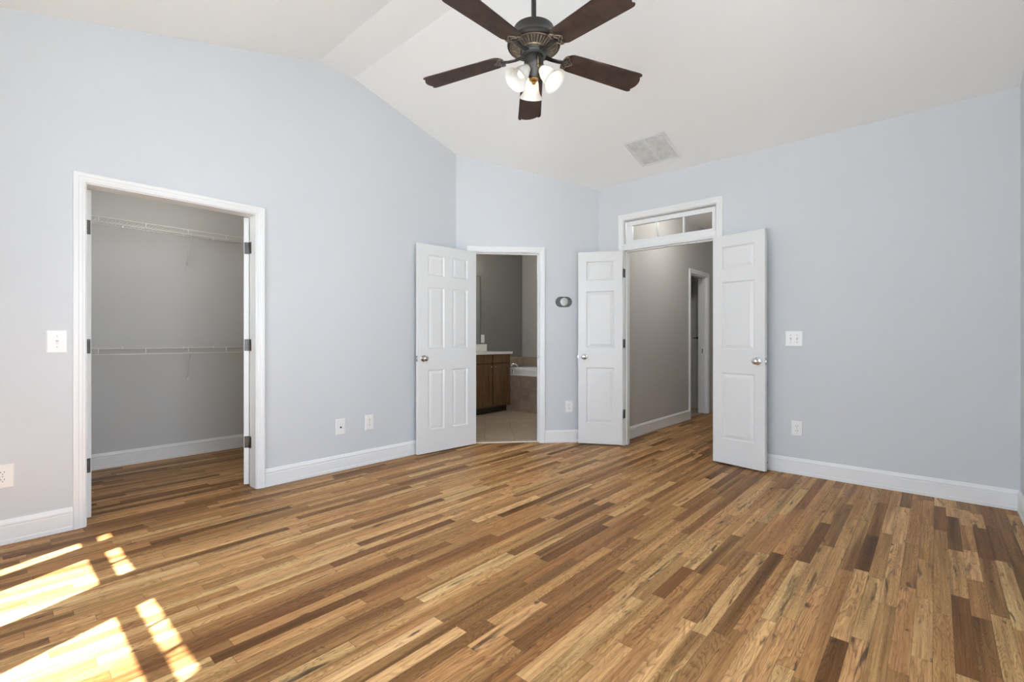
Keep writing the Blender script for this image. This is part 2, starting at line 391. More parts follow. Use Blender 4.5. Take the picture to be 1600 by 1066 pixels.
# ================================================================== floor and ceilings
mb = MB(); fp = [(XW-.02, YS-.02), (XE+.06, YS-.02), (XE+.06, BY+.02), (B0.x-nB.x*.07, B0.y-nB.y*.07), (A0.x-nB.x*.07, A0.y-nB.y*.07), (AX, YN+.02), (XW-.02, YN+.02)]
fp = [(XW-.02, YS-.02), (XE+.02, YS-.02), (XE+.02, BY), (B0.x-nB.x*.06+.0, B0.y-nB.y*.06), (A0.x-nB.x*.06, A0.y-nB.y*.06), (AX-.02, YN+.02), (XW-.02, YN+.02)]
mb.prism(fp, -.1, 0); mb.prism([(-.25, YN+.02), (2.25, YN+.02), (2.25, 5.4), (-.25, 5.4)], -.1, 0)
mb.prism([(XE+.02, 1.0), (7.5, 1.0), (7.5, 2.61), (XE+.02, 2.61)], -.1, 0)
struct(mb.build('floor', m_oak), 'varnished oak strip floor in mixed brown tones running through bedroom, closet and hall', 'floor')
mb = MB(); pb = [(2.95, 5.6), (2.95, YN+.0)]
q0 = A0-nB*.06; q1 = B0-nB*.06
mb.prism([(q0.x-.35, q0.y+.31), (q0.x, q0.y), (q1.x, q1.y), (q1.x+.12, 2.62), (6.5, 2.62), (6.5, 5.6), (q0.x-.35, 5.6)], -.1, .003)
struct(mb.build('floor_bathroom', m_tilef), 'beige diagonal tile floor seen through the bathroom doorway', 'floor')
mb = MB(); mb.prism([(6.3, 2.61), (7.8, 2.61), (7.8, 3.9), (6.3, 3.9)], -.1, .003)
struct(mb.build('floor_far_room', m_tilef), 'tile floor of the dark room beyond the hall doorway', 'floor')

mb = MB()
prof = [(XW-.14, ztop(XW-.14)), (PKL, PK), (PKR, PK), (XE+.14, ztop(XE+.14))]
mb.prism(prof + [(x, z+.12) for x, z in reversed(prof)], YS-.14, YN+.14, axis=1)
struct(mb.build('ceiling', m_ceil), 'vaulted off-white ceiling with narrow flat ridge above the bedroom', 'ceiling')
mb = MB(); mb.box(-.3, 2.3, YN+.11, 5.5, 2.44, 2.54)
struct(mb.build('ceiling_closet', m_ceil), 'low flat ceiling inside the walk-in closet', 'ceiling')
mb = MB(); mb.box(XE+.11, 8.0, .9, 2.62, 2.75, 2.85); mb.box(6.3, 7.8, 2.62, 3.9, 2.5, 2.6)
struct(mb.build('ceiling_hall', m_ceil), 'flat ceiling of the hall seen through the transom panes', 'ceiling')
mb = MB(); mb.prism([(2.6, 3.87), (3.25, 3.87), (XE+.05, 2.87), (XE+.05, 2.67), (6.5, 2.67), (6.5, 5.6), (2.6, 5.6)], 2.78, 2.88)
struct(mb.build('ceiling_bathroom', m_ceil), 'flat ceiling of the bathroom', 'ceiling')

# ================================================================== walls
EPS = .02
struct(wall('wall_left', FA, XW, AX+.09, lambda s: ztop(s)+EPS, [(CL[0]-JT, CL[1]+JT, 0, CL[2]+JT)], [PKL, PKR], ext=(.12, 0)),
       'pale blue-grey gable wall with the closet doorway on the left', 'wall')
kk = lambda s: ztop(A0.x+dB.x*s)+EPS
struct(wall('wall_back', FB, 0, LB, kk, [(BA[0]-JT, BA[1]+JT, 0, BA[2]+JT)], m_out=m_bathw), 'narrow diagonal blue-grey wall with the bathroom doorway and thermostat', 'wall')
struct(wall('wall_right', FC, YS, BY, lambda s: ztop(XE)+EPS, [(DD[0]-JT, DD[1]+JT, 0, DD[2]+JT)], ext=(.12, 0), m_out=m_hallw), 'pale blue-grey wall on the right with the double door and transom', 'wall')
SILL, HEADL, TB, TT = .42, 2.034, 2.145, 2.434
fw = .04
hw = [(a-fw, b+fw, SILL-fw, TT+fw) for a, b, k in WEST]
struct(wall('wall_west', FW, YS, YN, lambda s: ztop(XW)+EPS, hw, ext=(.12, .12)), 'blue-grey window wall beside the camera, left of the frame', 'wall')
hs = [(a-fw, b+fw, SILL-fw, TT+fw) for a, b, k in SOUTH_ADDED]
struct(wall('wall_south', FS, XW, XE, lambda s: ztop(s)+EPS, hs, [PKL, PKR], ext=(.12, .12)), 'blue-grey wall with an added window behind the camera, its corner at the right edge', 'wall')
# closet
flat = lambda z: (lambda s: z)
FK = frame((0, 5.332), (1, 0), (0, -1))
struct(wall('wall_closet_back', FK, -.2, 2.2, flat(2.46), m_in=m_grey), 'warm grey back wall of the closet behind the wire shelves', 'wall')
struct(wall('wall_closet_left', frame((-.2, 0), (0, 1), (1, 0)), YN+T_, 5.45, flat(2.46), m_in=m_grey), 'grey side wall of the closet, left side', 'wall')
struct(wall('wall_closet_right', frame((2.2, 0), (0, 1), (-1, 0)), YN+T_, 5.45, flat(2.46), m_in=m_grey), 'grey side wall of the closet, right side', 'wall')
# hall
FH = frame((0, 2.555), (1, 0), (0, -1))
struct(wall('wall_hall_left', FH, XE+T_, 8.0, flat(2.77), [(HD[0]-JT, HD[1]+JT, 0, HD[2]+JT)], m_in=m_hallw, m_out=m_bathw), 'taupe grey wall along the left of the hall', 'wall')
struct(wall('wall_hall_end', frame((7.50, 0), (0, 1), (-1, 0)), 1.0, 2.555, flat(2.77), m_in=m_hallw), 'grey wall closing the far end of the hall', 'wall')
struct(wall('wall_hall_right', frame((0, 1.12), (1, 0), (0, 1)), XE+T_, 7.6, flat(2.77), m_in=m_hallw), 'grey wall along the right of the hall behind the open door', 'wall')
FR = frame((7.57, 0), (0, 1), (-1, 0))
struct(wall('wall_far_room', FR, 2.675, 3.9, flat(2.55), [(2.80-JT, 3.52+JT, 0, 2.035+JT)], m_in=m_hallw), 'dark wall of the far room holding a closed white door', 'wall')
struct(wall('wall_far_room_side', frame((0, 3.8), (1, 0), (0, -1)), 6.3, 7.7, flat(2.55), m_in=m_hallw), 'dark side wall of the far room', 'wall')
mb = MB(); mb.box(7.70, 7.80, 2.6, 3.8, -.1, 2.6)  # added to stop outside light leaking under the far door
struct(mb.build('light_block_far_door', m_hallw), 'unseen wall added to block light under the far white door', 'wall')
# bathroom
YV = 5.495; XR = 6.42
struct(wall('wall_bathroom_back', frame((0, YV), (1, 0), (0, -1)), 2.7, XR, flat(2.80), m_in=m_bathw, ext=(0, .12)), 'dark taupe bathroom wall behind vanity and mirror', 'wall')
struct(wall('wall_bathroom_right', frame((XR, 0), (0, 1), (-1, 0)), 2.675, YV, flat(2.80), [], m_in=m_bath_lit, m_out=m_hallw), 'taupe bathroom wall at the far side of the tub', 'wall')
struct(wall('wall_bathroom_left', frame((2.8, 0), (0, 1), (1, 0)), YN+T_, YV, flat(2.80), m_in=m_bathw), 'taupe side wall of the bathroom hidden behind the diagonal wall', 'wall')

# ================================================================== frames, casings, baseboards
door_frame('trim_1', FA, CL[0], CL[1], CL[2], 'white moulded casing round the closet doorway', stop=0)
door_frame('trim_2', FB, BA[0], BA[1], BA[2], 'white moulded casing round the bathroom doorway')
door_frame('trim_4', FH, HD[0], HD[1], HD[2], 'white casing round the far doorway in the hall', stop=.02)
door_frame('trim_5', FR, 2.80, 3.52, 2.035, 'white casing round the closed door in the dark far room', back=False)
# double door frame with the transom above
mb = MB(FC); a, b, zt = DD
casing_on(mb, a-.005, b+.005, zt+.005, 1.03)
m2 = MB(FC @ Matrix.Translation((0, -T_, 0))); m2.bm.free(); m2.bm = mb.bm; casing_on(m2, a-.005, b+.005, zt+.005, 1.03, side=-1)
mb.box(a-JT, a, -T_, 0, 0, zt); mb.box(b, b+JT, -T_, 0, 0, zt); mb.box(a-JT, b+JT, -T_, 0, zt, zt+JT)
mb.box(a, b, -T_, 0, 2.04, 2.062); mb.box(a, b, -T_, .006, 2.055, 2.098); mb.box(a, b, -T_, -.004, 2.098, 2.106)
s0, s1 = -.085, -.045
mb.box(a, a+.011, s0, s1, 0, 2.04); mb.box(b-.011, b, s0, s1, 0, 2.04); mb.box(a, b, s0, s1, 2.029, 2.04)
struct(mb.build('trim_3', m_trim), 'tall white casing round the double doorway and its transom', 'door frame')
# transom sash
root = empty('window_1', FC @ Matrix.Translation((1.9625, -.02, 2.11)))
mb = MB(); hw_ = (b-a)/2-.012; L0, L1 = -.4235, .3855
zz = [0, .027, .180, .226]
mb.box(-hw_, hw_, -.035, 0, 0, zz[1]); mb.box(-hw_, hw_, -.035, 0, zz[2], zz[3])
mb.box(-hw_, -.4235, -.035, 0, zz[1], zz[2]); mb.box(.3855, hw_, -.035, 0, zz[1], zz[2])
for p in ((-.1655, -.1465), (.1105, .1325)): mb.box(p[0], p[1], -.035, 0, zz[1], zz[2])
mb.build('window_sash', m_trim, root, bevel=.003)
for p in ((-.4235, -.1655), (-.1465, .1105), (.1325, .3855)):
    mb = MB(); mb.box(p[0]-.004, p[1]+.004, -.020, -.016, zz[1]-.004, zz[2]+.004); mb.build('window_pane', m_glass, root)
struct(root, 'three-pane transom window above the double doorway', 'window')

baseboard('baseboard_left_near', FA, XW, CL[0]-.062, 'white baseboard left of the closet doorway')
baseboard('baseboard_left_far', FA, CL[1]+.062, AX+.0, 'white baseboard between the closet and the bathroom door')
baseboard('baseboard_back_left', FB, .0, BA[0]-.062, 'short white baseboard hidden behind the open bathroom door')
baseboard('baseboard_back_right', FB, BA[1]+.062, LB, 'short white baseboard under the thermostat')
baseboard('baseboard_right_far', FC, DD[1]+.064, BY, 'short white baseboard behind the left double door leaf')
baseboard('baseboard_right_near', FC, YS, DD[0]-.064, 'long white baseboard under the switch on the right wall')
baseboard('baseboard_south', FS, XW, XE, 'white baseboard at the right edge of the frame')
baseboard('baseboard_west', FW, YS, YN, 'white baseboard below the windows beside the camera')
baseboard('baseboard_closet', FK, -.2, 2.2, 'white baseboard along the back of the closet')
baseboard('baseboard_hall', FH, XE+T_, HD[0]-.062, 'white baseboard along the left wall of the hall')
mb = MB(FB); mb.prism([(-.09, 0), (-.04, 0), (-.046, .009), (-.084, .009)], BA[0]-.0, BA[1]+.0, axis=0)
struct(mb.build('trim_6', m_thresh), 'pale stone threshold strip in the bathroom doorway', 'threshold')

# outdoor windows
def window(idx, F, a, b, k, where):
    root = empty('window_%d' % idx, F @ Matrix.Translation(((a+b)/2, 0, 0))); h = (b-a)/2
    mb = MB(); casing_on(mb, -h-fw, h+fw, TT+fw, 1.0, sill=SILL-fw)
    D0, D1 = -T_, 0
    mb.box(-h-fw, -h, D0, D1, SILL-fw, TT+fw); mb.box(h, h+fw, D0, D1, SILL-fw, TT+fw)
    mb.box(-h, h, D0, D1, SILL-fw, SILL); mb.box(-h, h, D0+.055, D1, TT+.002, TT+fw); mb.box(-h, h, -.065, -.035, TT, TT+.002); mb.box(-h, h, D0, D0+.055, TT+.02, TT+fw); mb.box(-h, h, -.065, -.035, HEADL, TB)
    mb.build('window_frame', m_trim, root)
    mb = MB(); mb.box(-h-.09, h+.09, 0, .05, SILL-fw-.03, SILL-fw); mb.build('window_sill', m_trim, root, bevel=.004)
    mb = MB(); n = 0
    for i in range(1, k):
        x = -h+2*h*i/k; mb.box(x-.009, x+.009, -.060, -.040, TB, TT); n += 1
    if k > 1: mb.build('window_muntin', m_trim, root)
    else: mb.bm.free()
    mb = MB(); mb.box(-h, h, -.052, -.048, SILL, HEADL); mb.build('window_pane', m_glass, root)
    mb = MB(); mb.box(-h, h, -.052, -.048, TB, TT); mb.build('window_pane', m_glass, root)
    struct(root, where, 'window')
for i, (a, b, k) in enumerate(WEST):
    window(2+i, FW, a, b, k, ['wide unseen window added near the corner for daylight', 'window lighting the near floor patches, with transom lights', 'narrow window with transom nearer the gable wall', 'slim side light next to the gable wall'][i])
for i, (a, b, k) in enumerate(SOUTH_ADDED):
    window(6+i, FS, a, b, k, ['unseen window added behind the camera for daylight', 'second unseen window added behind the camera for daylight'][i])

# ================================================================== doors
def leaf_mesh(w_, h_, th, panels):
    """moulded raised-panel leaf; local x from hinge edge to free edge, y through the thickness 0..-th, z up"""
    mb = MB(); xs = sorted(set([0, w_] + [p[0] for p in panels] + [p[1] for p in panels])); zs = sorted(set([0, h_] + [p[2] for p in panels] + [p[3] for p in panels]))
    for side, y0, sg in ((0, 0, -1), (1, -th, 1)):
        G = {(i, j): mb.v((x, y0, z)) for i, x in enumerate(xs) for j, z in enumerate(zs)}
        for i in range(len(xs)-1):
            for j in range(len(zs)-1):
                q = [G[i, j], G[i+1, j], G[i+1, j+1], G[i, j+1]]; cx, cz = (xs[i]+xs[i+1])/2, (zs[j]+zs[j+1])/2
                pn = [p for p in panels if p[0] < cx < p[1] and p[2] < cz < p[3]]
                if not pn: mb.f(q); continue
                p = pn[0]; prev = q
                for ins, dep in ((.003, .0035), (.010, .0095), (.014, .0095), (.038, .003), (.040, .0022)):
                    cur = [mb.v((x, y0+sg*dep, z)) for x, z in ((p[0]+ins, p[2]+ins), (p[1]-ins, p[2]+ins), (p[1]-ins, p[3]-ins), (p[0]+ins, p[3]-ins))]
                    for t in range(4): mb.f([prev[t], prev[(t+1) % 4], cur[(t+1) % 4], cur[t]])
                    prev = cur
                mb.f(prev)
    for x in (0, w_): mb.f([mb.v((x, 0, 0)), mb.v((x, 0, h_)), mb.v((x, -th, h_)), mb.v((x, -th, 0))])
    for z in (0, h_): mb.f([mb.v((0, 0, z)), mb.v((w_, 0, z)), mb.v((w_, -th, z)), mb.v((0, -th, z))])
    bmesh.ops.remove_doubles(mb.bm, verts=mb.bm.verts, dist=1e-5)
    return mb
LV = [(.216, .802), (1.009, 1.606), (1.718, 1.918)]
def panels_for(w_, cols):
    if cols == 1: return [(.085, w_-.085, a, b) for a, b in LV]
    pw = (w_-.115*2-.10)/2
    return [(x, x+pw, a, b) for x in (.115, .115+pw+.10) for a, b in LV]
DT = .035
def hinge(parent, x, y, z, leafs):
    """knuckle barrel plus leaf plates on the door edge; leafs: list of boxes"""
    mb = MB(); mb.lathe([(.0055, -.045), (.0065, -.043), (.0065, .043), (.0055, .045)], (x, y, z), seg=12)
    for q in leafs:
        x0, x1, y0, y1 = q; mb.box(min(x0, x1), max(x0, x1), min(y0, y1), max(y0, y1), z-.044, z+.044)
    return mb.build('hinge', m_hinge, parent, bevel=.0008)
def knob(parent, x, z, th=DT, m=None):
    for sgn, y in ((1, 0), (-1, -th)):
        mb = MB(); mb.lathe([(.0, 0), (.032, 0), (.033, .003), (.030, .007), (.016, .010), (.011, .013), (.0105, .026), (.014, .030), (.022, .034), (.0265, .041), (.0265, .047), (.023, .053), (.013, .057), (.0, .058)],
                             (x, y, z), (0, sgn, 0), seg=28)
        mb.build('door_knob', m or m_nickel, parent, autosmooth=True)
def door(name, origin, udir, flip, w_, cols, label, knobside=True, hinges=True, kz=.915, latch=True):
    """origin: floor point under the visible face at the hinge edge; udir: towards the free edge; y- of the leaf goes away from `flip`"""
    u = Vector((*udir, 0)).normalized(); n = Vector((-u.y, u.x, 0))*flip
    Mx = Matrix.Identity(4)
    for i in range(3): Mx[i][0] = u[i]; Mx[i][1] = n[i]; Mx[i][3] = (*origin, .012)[i]
    o = leaf_mesh(w_, 2.02, DT, panels_for(w_, cols)).build(name, m_door, autosmooth=False)
    for v in o.data.vertices: pass
    o.matrix_world = Mx
    if Mx.to_3x3().determinant() < 0: pass
    if knobside: knob(o, w_-.062, kz)
    if latch and knobside:
        mb = MB(); mb.box(w_-.001, w_+.0015, -.029, -.006, kz-.028, kz+.028); mb.box(w_+.001, w_+.009, -.023, -.012, kz-.009, kz+.009); mb.build('latch_plate', m_nickel, o)
    if hinges:
        for z in (.32, 1.055, 1.79): hinge(o, -.003, -DT-.005 if hinges == 1 else .005, z, [(-.0015, .0005, -DT+.002, -.003)])
    return struct(o, label, 'door')
# flip = +1 when the normal (-u.y,u.x) points to the camera
def mkdoor(name, face_hinge, face_free, w_, cols, label, **kw):
    h0 = Vector(face_hinge); u = (Vector(face_free)-h0).normalized(); n = Vector((-u.y, u.x))
    flip = 1 if n.dot(-h0) > 0 else -1
    return door(name, h0, u, flip, w_, cols, label, **kw)
mkdoor('door_1', (3.466, 3.606), (2.757, 3.664), .71, 2, 'white six-panel door swung open in front of the left wall')
# double door leaves: pin positions at the casing, leaf thickness goes away from the camera
d2 = mkdoor('door_2', (4.434, 2.424), (4.212, 2.823), .457, 1, 'narrow three-panel leaf open at the left of the double doorway', hinges=0)
for z in (.332, 1.067, 1.802):
    mb = MB(d2.matrix_world.inverted()); mb.lathe([(.0055, -.045), (.0068, -.043), (.0068, .043), (.0055, .045)], (4.4535, 2.4205, z), seg=12)
    mb.box(4.454, 4.492, 2.4235, 2.4272, z-.044, z+.044); mb.build('hinge', m_hinge, d2)
mkdoor('door_3', (4.412, 1.503), (4.325, 1.048), .457, 1, 'narrow three-panel leaf folded back against the right wall', hinges=0)
# closet leaves swing inwards: only their hinge edges show
def closet_leaf(name, pin, ang, mirror, label):
    """local: leaf extends along u from the pin, hinge edge faces the bedroom"""
    a = R(ang); u = Vector((cos(a), sin(a))) if not mirror else Vector((-cos(a), sin(a)))
    n = Vector((-u.y, u.x)) if mirror else Vector((u.y, -u.x))      # towards the middle of the opening when open
    Mx = Matrix.Identity(4)
    for i in range(2): Mx[i][0] = u[i]; Mx[i][1] = n[i]
    Mx[0][3] = pin[0]+u.x*.004; Mx[1][3] = pin[1]+u.y*.004; Mx[2][3] = .012
    Mx = Mx @ Matrix.Translation((0, DT, 0))
    o = leaf_mesh(.457, 2.02, DT, panels_for(.457, 1)).build(name, m_door); o.matrix_world = Mx
    knob(o, .395, .915)
    for z in (.32, 1.055, 1.79):
        mb = MB(); mb.lathe([(.0055, -.045), (.0065, -.043), (.0065, .043), (.0055, .045)], (-.004, -DT-.002, z), seg=12)
        mb.box(-.0018, .0005, -DT, -.004, z-.044, z+.044); mb.build('hinge', m_hinge, o, bevel=.0008)
    return struct(o, label, 'door')
closet_leaf('door_4', (CL[0]+.002, YN+T_+.004), 101, False, 'closet door leaf on the left jamb, seen edge-on')
closet_leaf('door_5', (CL[1]-.004, YN+T_+.004), 121, True, 'closet door leaf on the right jamb, seen edge-on')
# jamb plates of the right closet leaf and strike of the hall doorway
for z in (.332, 1.067, 1.802):
    mb = MB(); mb.box(CL[1]-.0022, CL[1]+.001, YN+.086, YN+T_-.002, z-.044, z+.044)
    tag(mb.build('hinge_plate', m_hinge, bevel=.0006), 'dark hinge plate on the right closet jamb, ' + {.332: 'lowest', 1.067: 'middle', 1.802: 'topmost'}[z] + ' of three', 'hinge', 'hinge plates on the right closet jamb')
mb = MB(); mb.box(HD[1]-.002, HD[1]+.001, 2.585, 2.625, .90, .97)
tag(mb.build('strike_plate', m_hinge), 'dark strike plate on the far jamb of the hall doorway', 'strike plate')
mb = MB(FB); mb.box(BA[1]-.0015, BA[1]+.001, -.034, -.006, .885, .955); mb.box(BA[1]-.0022, BA[1]-.0012, -.026, -.014, .905, .935, mat=1)
tag(mb.build('strike_plate', [m_nickel, m_dark]), 'small metal strike plate on the right jamb of the bathroom doorway', 'strike plate')
d6 = mkdoor('door_6', (7.585, 2.804), (7.585, 3.516), .712, 2, 'closed white panel door in the dark room beyond the hall', knobside=False, hinges=2)
mb = MB(); mb.tube([(.0, .012, 1.12), (.03, .05, 1.12), (.07, .05, 1.12)], .007); mb.lathe([(0, 0), (.02, 0), (.02, .01), (0, .012)], (.0+.012, 0, 1.12), (0, 1, 0), seg=16)
mb.build('door_catch', m_hinge, d6)
# spring door stop on the baseboard behind the right leaf
root = empty('door_stop', Matrix.Translation((XE-.016, 1.075, .062)))
mb = MB(); mb.lathe([(.0, 0), (.012, 0), (.012, .004), (.006, .006), (.006, .058)], (0, 0, 0), (-1, 0, 0), seg=16); mb.build('stop_rod', m_nickel, root)
mb = MB(); mb.lathe([(.006, .056), (.010, .058), (.010, .070), (.006, .073), (0, .073)], (0, 0, 0), (-1, 0, 0), seg=16); mb.build('rubber_tip', m_dark, root)
tag(root, 'short door stop with dark tip on the baseboard behind the right leaf', 'door stop')

# ================================================================== wall plates
def plate(F, s, z, w_=.083, h_=.132, name='outlet'):
    root = empty(name, F @ Matrix.Translation((s, 0, z)))
    mb = MB(); a, b = w_/2, h_/2
    mb.loft([[(-a, 0, -b), (a, 0, -b), (a, 0, b), (-a, 0, b)], [(-a, .003, -b), (a, .003, -b), (a, .003, b), (-a, .003, b)], [(-a+.005, .006, -b+.005), (a-.005, .006, -b+.005), (a-.005, .006, b-.005), (-a+.005, .006, b-.005)]])
    mb.build('cover_plate', m_plate, root)
    return root
def duplex(root):
    for dz in (-.0195, .0195):
        mb = MB(); pts = [(.0165*cos(t)*1.0, max(-.0125, min(.0125, .0165*sin(t)))) for t in [2*pi*i/28 for i in range(28)]]
        mb.loft([[(x, .0055, dz+z) for x, z in pts], [(x, .0078, dz+z) for x, z in pts]])
        fc = mb.build('receptacle', m_plate, root)
        mb = MB()
        for x0, hh in ((-.0068, .0085), (.0062, .0070)): mb.box(x0-.0012, x0+.0012, .0075, .0083, dz+.001-hh/2+.003, dz+.001+hh/2+.003)
        mb.lathe([(0, 0), (.0024, 0), (.0024, .0006), (0, .0006)], (0, .0077, dz-.0075), (0, 1, 0), seg=10)
        mb.build('socket_slot', m_dark, fc)
    mb = MB(); mb.lathe([(0, 0), (.003, 0), (.0025, .001), (0, .0013)], (0, .0058, 0), (0, 1, 0), seg=10); mb.build('screw', m_nickel, root)
def toggle(root, x):
    mb = MB(); mb.box(x-.005, x+.005, .0055, .0068, -.012, .012, mat=0)
    mb.prism([(.006, -.003), (.006, .006), (.019, .011), (.0195, .006)], x-.0042, x+.0042, axis=0)
    mb.build('toggle', m_plate, root, bevel=.0006)
    mb = MB(); mb.box(x-.0058, x-.0048, .0055, .0064, -.0125, .0125); mb.box(x+.0048, x+.0058, .0055, .0064, -.0125, .0125); mb.box(x-.0058, x+.0058, .0055, .0063, -.014, -.012)
    mb.build('toggle_slot', m_ventin, root)
    for z in (-.030, .030):
        mb = MB(); mb.lathe([(0, 0), (.0032, 0), (.0026, .001), (0, .0013)], (x, .0058, z), (0, 1, 0), seg=10); mb.build('screw', m_nickel, root)
t = plate(FA, .286, 1.098, .088, .130, 'light_switch'); toggle(t, 0); tag(t, 'white single light switch on the wall left of the closet', 'light switch')
t = plate(FA, .073, .369, .086, .128, 'wall_outlet'); duplex(t); tag(t, 'white duplex outlet low on the wall at the left edge', 'outlet')
t = plate(FA, 2.023, .369, .084, .134, 'cable_outlet')
mb = MB(); mb.lathe([(0, 0), (.0075, 0), (.0075, .004), (.0048, .004), (.0048, .010), (0, .010)], (0, .0058, -.004), (0, 1, 0), seg=14); mb.build('coax_jack', m_hinge, t)
tag(t, 'white cable plate with one dark jack, left of the pair on the left wall', 'cable outlet')
t = plate(FA, 2.298, .372, .084, .132, 'wall_outlet'); duplex(t); tag(t, 'white duplex outlet right of the cable plate on the left wall', 'outlet')
t = plate(FB, 1.212, .384, .084, .126, 'wall_outlet'); duplex(t); tag(t, 'white duplex outlet below the thermostat on the diagonal wall', 'outlet')
t = plate(FC, .872, 1.116, .127, .128, 'light_switch'); toggle(t, -.023); toggle(t, .023); tag(t, 'white double light switch on the right wall', 'light switch')
t = plate(FC, .850, .376, .082, .126, 'wall_outlet'); duplex(t); tag(t, 'white duplex outlet low on the right wall', 'outlet')
# thermostat
root = empty('thermostat', FB @ Matrix.Translation((1.154, 0, 1.515)))
mb = MB(); hw2, rr = .034, .056
pts = [(hw2+rr*cos(t), rr*sin(t)) for t in [R(-90+180*i/20) for i in range(21)]] + [(-hw2+rr*cos(t), rr*sin(t)) for t in [R(90+180*i/20) for i in range(21)]]
mb.loft([[(x, 0, z) for x, z in pts], [(x, .006, z) for x, z in pts], [(x*.97, .009, z*.95) for x, z in pts]]); mb.build('back_plate', m_thermo, root)
mb = MB(); mb.lathe([(0, 0), (.0425, 0), (.0425, .018), (.040, .022), (.036, .023), (0, .023)], (.0, .008, 0), (0, 1, 0), seg=40); dl = mb.build('dial', M('brushed_dial', (.60, .62, .61), .3, metal=.6), root, autosmooth=True)
mb = MB(); mb.lathe([(0, 0), (.031, 0), (.030, .0015), (0, .002)], (.0, .031, 0), (0, 1, 0), seg=32); mb.build('dial_face', M('dial_glass', (.50, .53, .52), .12), dl)
tag(root, 'oval dark grey thermostat with round silver dial beside the bathroom doorway', 'thermostat')

# ================================================================== ceiling register on the right slope
nrm = Vector((-SL, 0, -1)).normalized(); cx_, cy_ = 4.097, 1.933
ux = Vector((1, 0, -SL)).normalized()
Mx = Matrix.Identity(4)
for i in range(3): Mx[i][0] = ux[i]; Mx[i][1] = (0, 1, 0)[i]; Mx[i][2] = nrm[i]; Mx[i][3] = (cx_, cy_, ztop(cx_))[i]
root = empty('ceiling_vent', Mx); hx, hy = .205, .195
mb = MB(); o1 = [(-hx, -hy), (hx, -hy), (hx, hy), (-hx, hy)]
def rc(k, z): return [(x-math.copysign(k, x), y-math.copysign(k, y), z) for x, y in o1]
mb.loft([rc(0, 0), rc(0, .003), rc(.012, .009), rc(.026, .009), rc(.030, .003), rc(.030, 0)], cap=False)
mb.build('vent_frame', m_vent, root)
mb = MB(); mb.box(-hx+.03, hx-.03, -.006, .006, .001, .009); mb.build('vent_bar', m_vent, root)
mb = MB(); mb.box(-hx+.028, hx-.028, -hy+.028, hy-.028, -.001, .001); mb.build('filter_panel', m_ventin, root)
mb = MB(); n = 26
for i in range(n):
    x = -hx+.036+(2*hx-.072)*i/(n-1)
    for y0, y1 in ((-hy+.03, -.006), (.006, hy-.03)):
        mb.prism([(x-.005, .001), (x-.0035, .001), (x+.005, .007), (x+.0035, .007)], y0, y1, axis=1)
mb.build('louvre_slats', m_slat, root)
tag(root, 'square off-white return air grille with two louvre panels on the sloped ceiling', 'vent')

# ================================================================== closet shelves
def wire_shelf(zt, lip, label, bx, bz):
    yb_, yf = 5.330, 5.025; x0, x1 = -.19, 2.19
    root = empty('wire_shelf', Matrix.Translation((0, yb_, zt))); d = yf-yb_
    mb = MB()
    for i in range(int((x1-x0)/.0254)):
        x = x0+.01+i*.0254; mb.tube([(x, -.004, 0), (x, d, 0)], .0017, 5)
    mb.build('shelf_wires', m_wire, root)
    mb = MB()
    for y in (-.006, d*.5): mb.tube([(x0, y, -.004), (x1, y, -.004)], .0028, 6)
    mb.build('cross_rods', m_wire, root)
    mb = MB(); mb.tube([(x0, d, .0), (x1, d, .0)], .0032, 8); mb.tube([(x0, d, -lip), (x1, d, -lip)], .0032, 8); mb.build('front_rods', m_wire, root)
    for x in [.622-.308*2, .622-.308, .622, .930, 1.238, 1.545, 1.853, 2.16]:
        mb = MB(); mb.tube([(x, d-.003, 0), (x, d-.003, -lip)], .0042, 6); mb.build('lip_strut', m_wire, root)
    mb = MB(); mb.prism([(-.010, 0), (.010, 0), (.010, .003), (-.010, .003)], 0, 1, axis=2); mb.bm.free()
    mb = MB(); mb.tube([(bx[0], d+.004, -lip+.002), (bx[0]+.003, d+.02, -lip-.006), (bx[1], -.008, bz-zt+.012), (bx[1], -.002, bz-zt)], .0055, 8)
    mb.lathe([(0, 0), (.012, 0), (.012, .004), (.005, .006), (0, .006)], (bx[1], 0, bz-zt-.004), (0, -1, 0), seg=14)
    mb.build('brace', m_wire, root)
    for x in (.30, .82, 1.27, 1.52, 1.95):
        mb = MB(); mb.box(x-.007, x+.007, -.014, .001, -.012, .010); mb.build('wall_clip', m_wire, root, bevel=.002)
    return tag(root, label, 'wire shelf', 'wire shelves in the closet')
wire_shelf(2.100, .043, 'white wire shelf high in the closet, upper of two', (1.262, 1.297), 1.81)
wire_shelf(1.034, .048, 'white wire shelf at waist height in the closet, lower of two', (1.262, 1.305), .745)
# little nail holes in the closet wall
spots = [(.82, .245), (.94, .24), (.96, .232), (1.13, .235), (1.33, .232), (1.50, .235), (1.61, .238), (1.12, .262)]
for i, (x, z) in enumerate(spots[:0]): pass

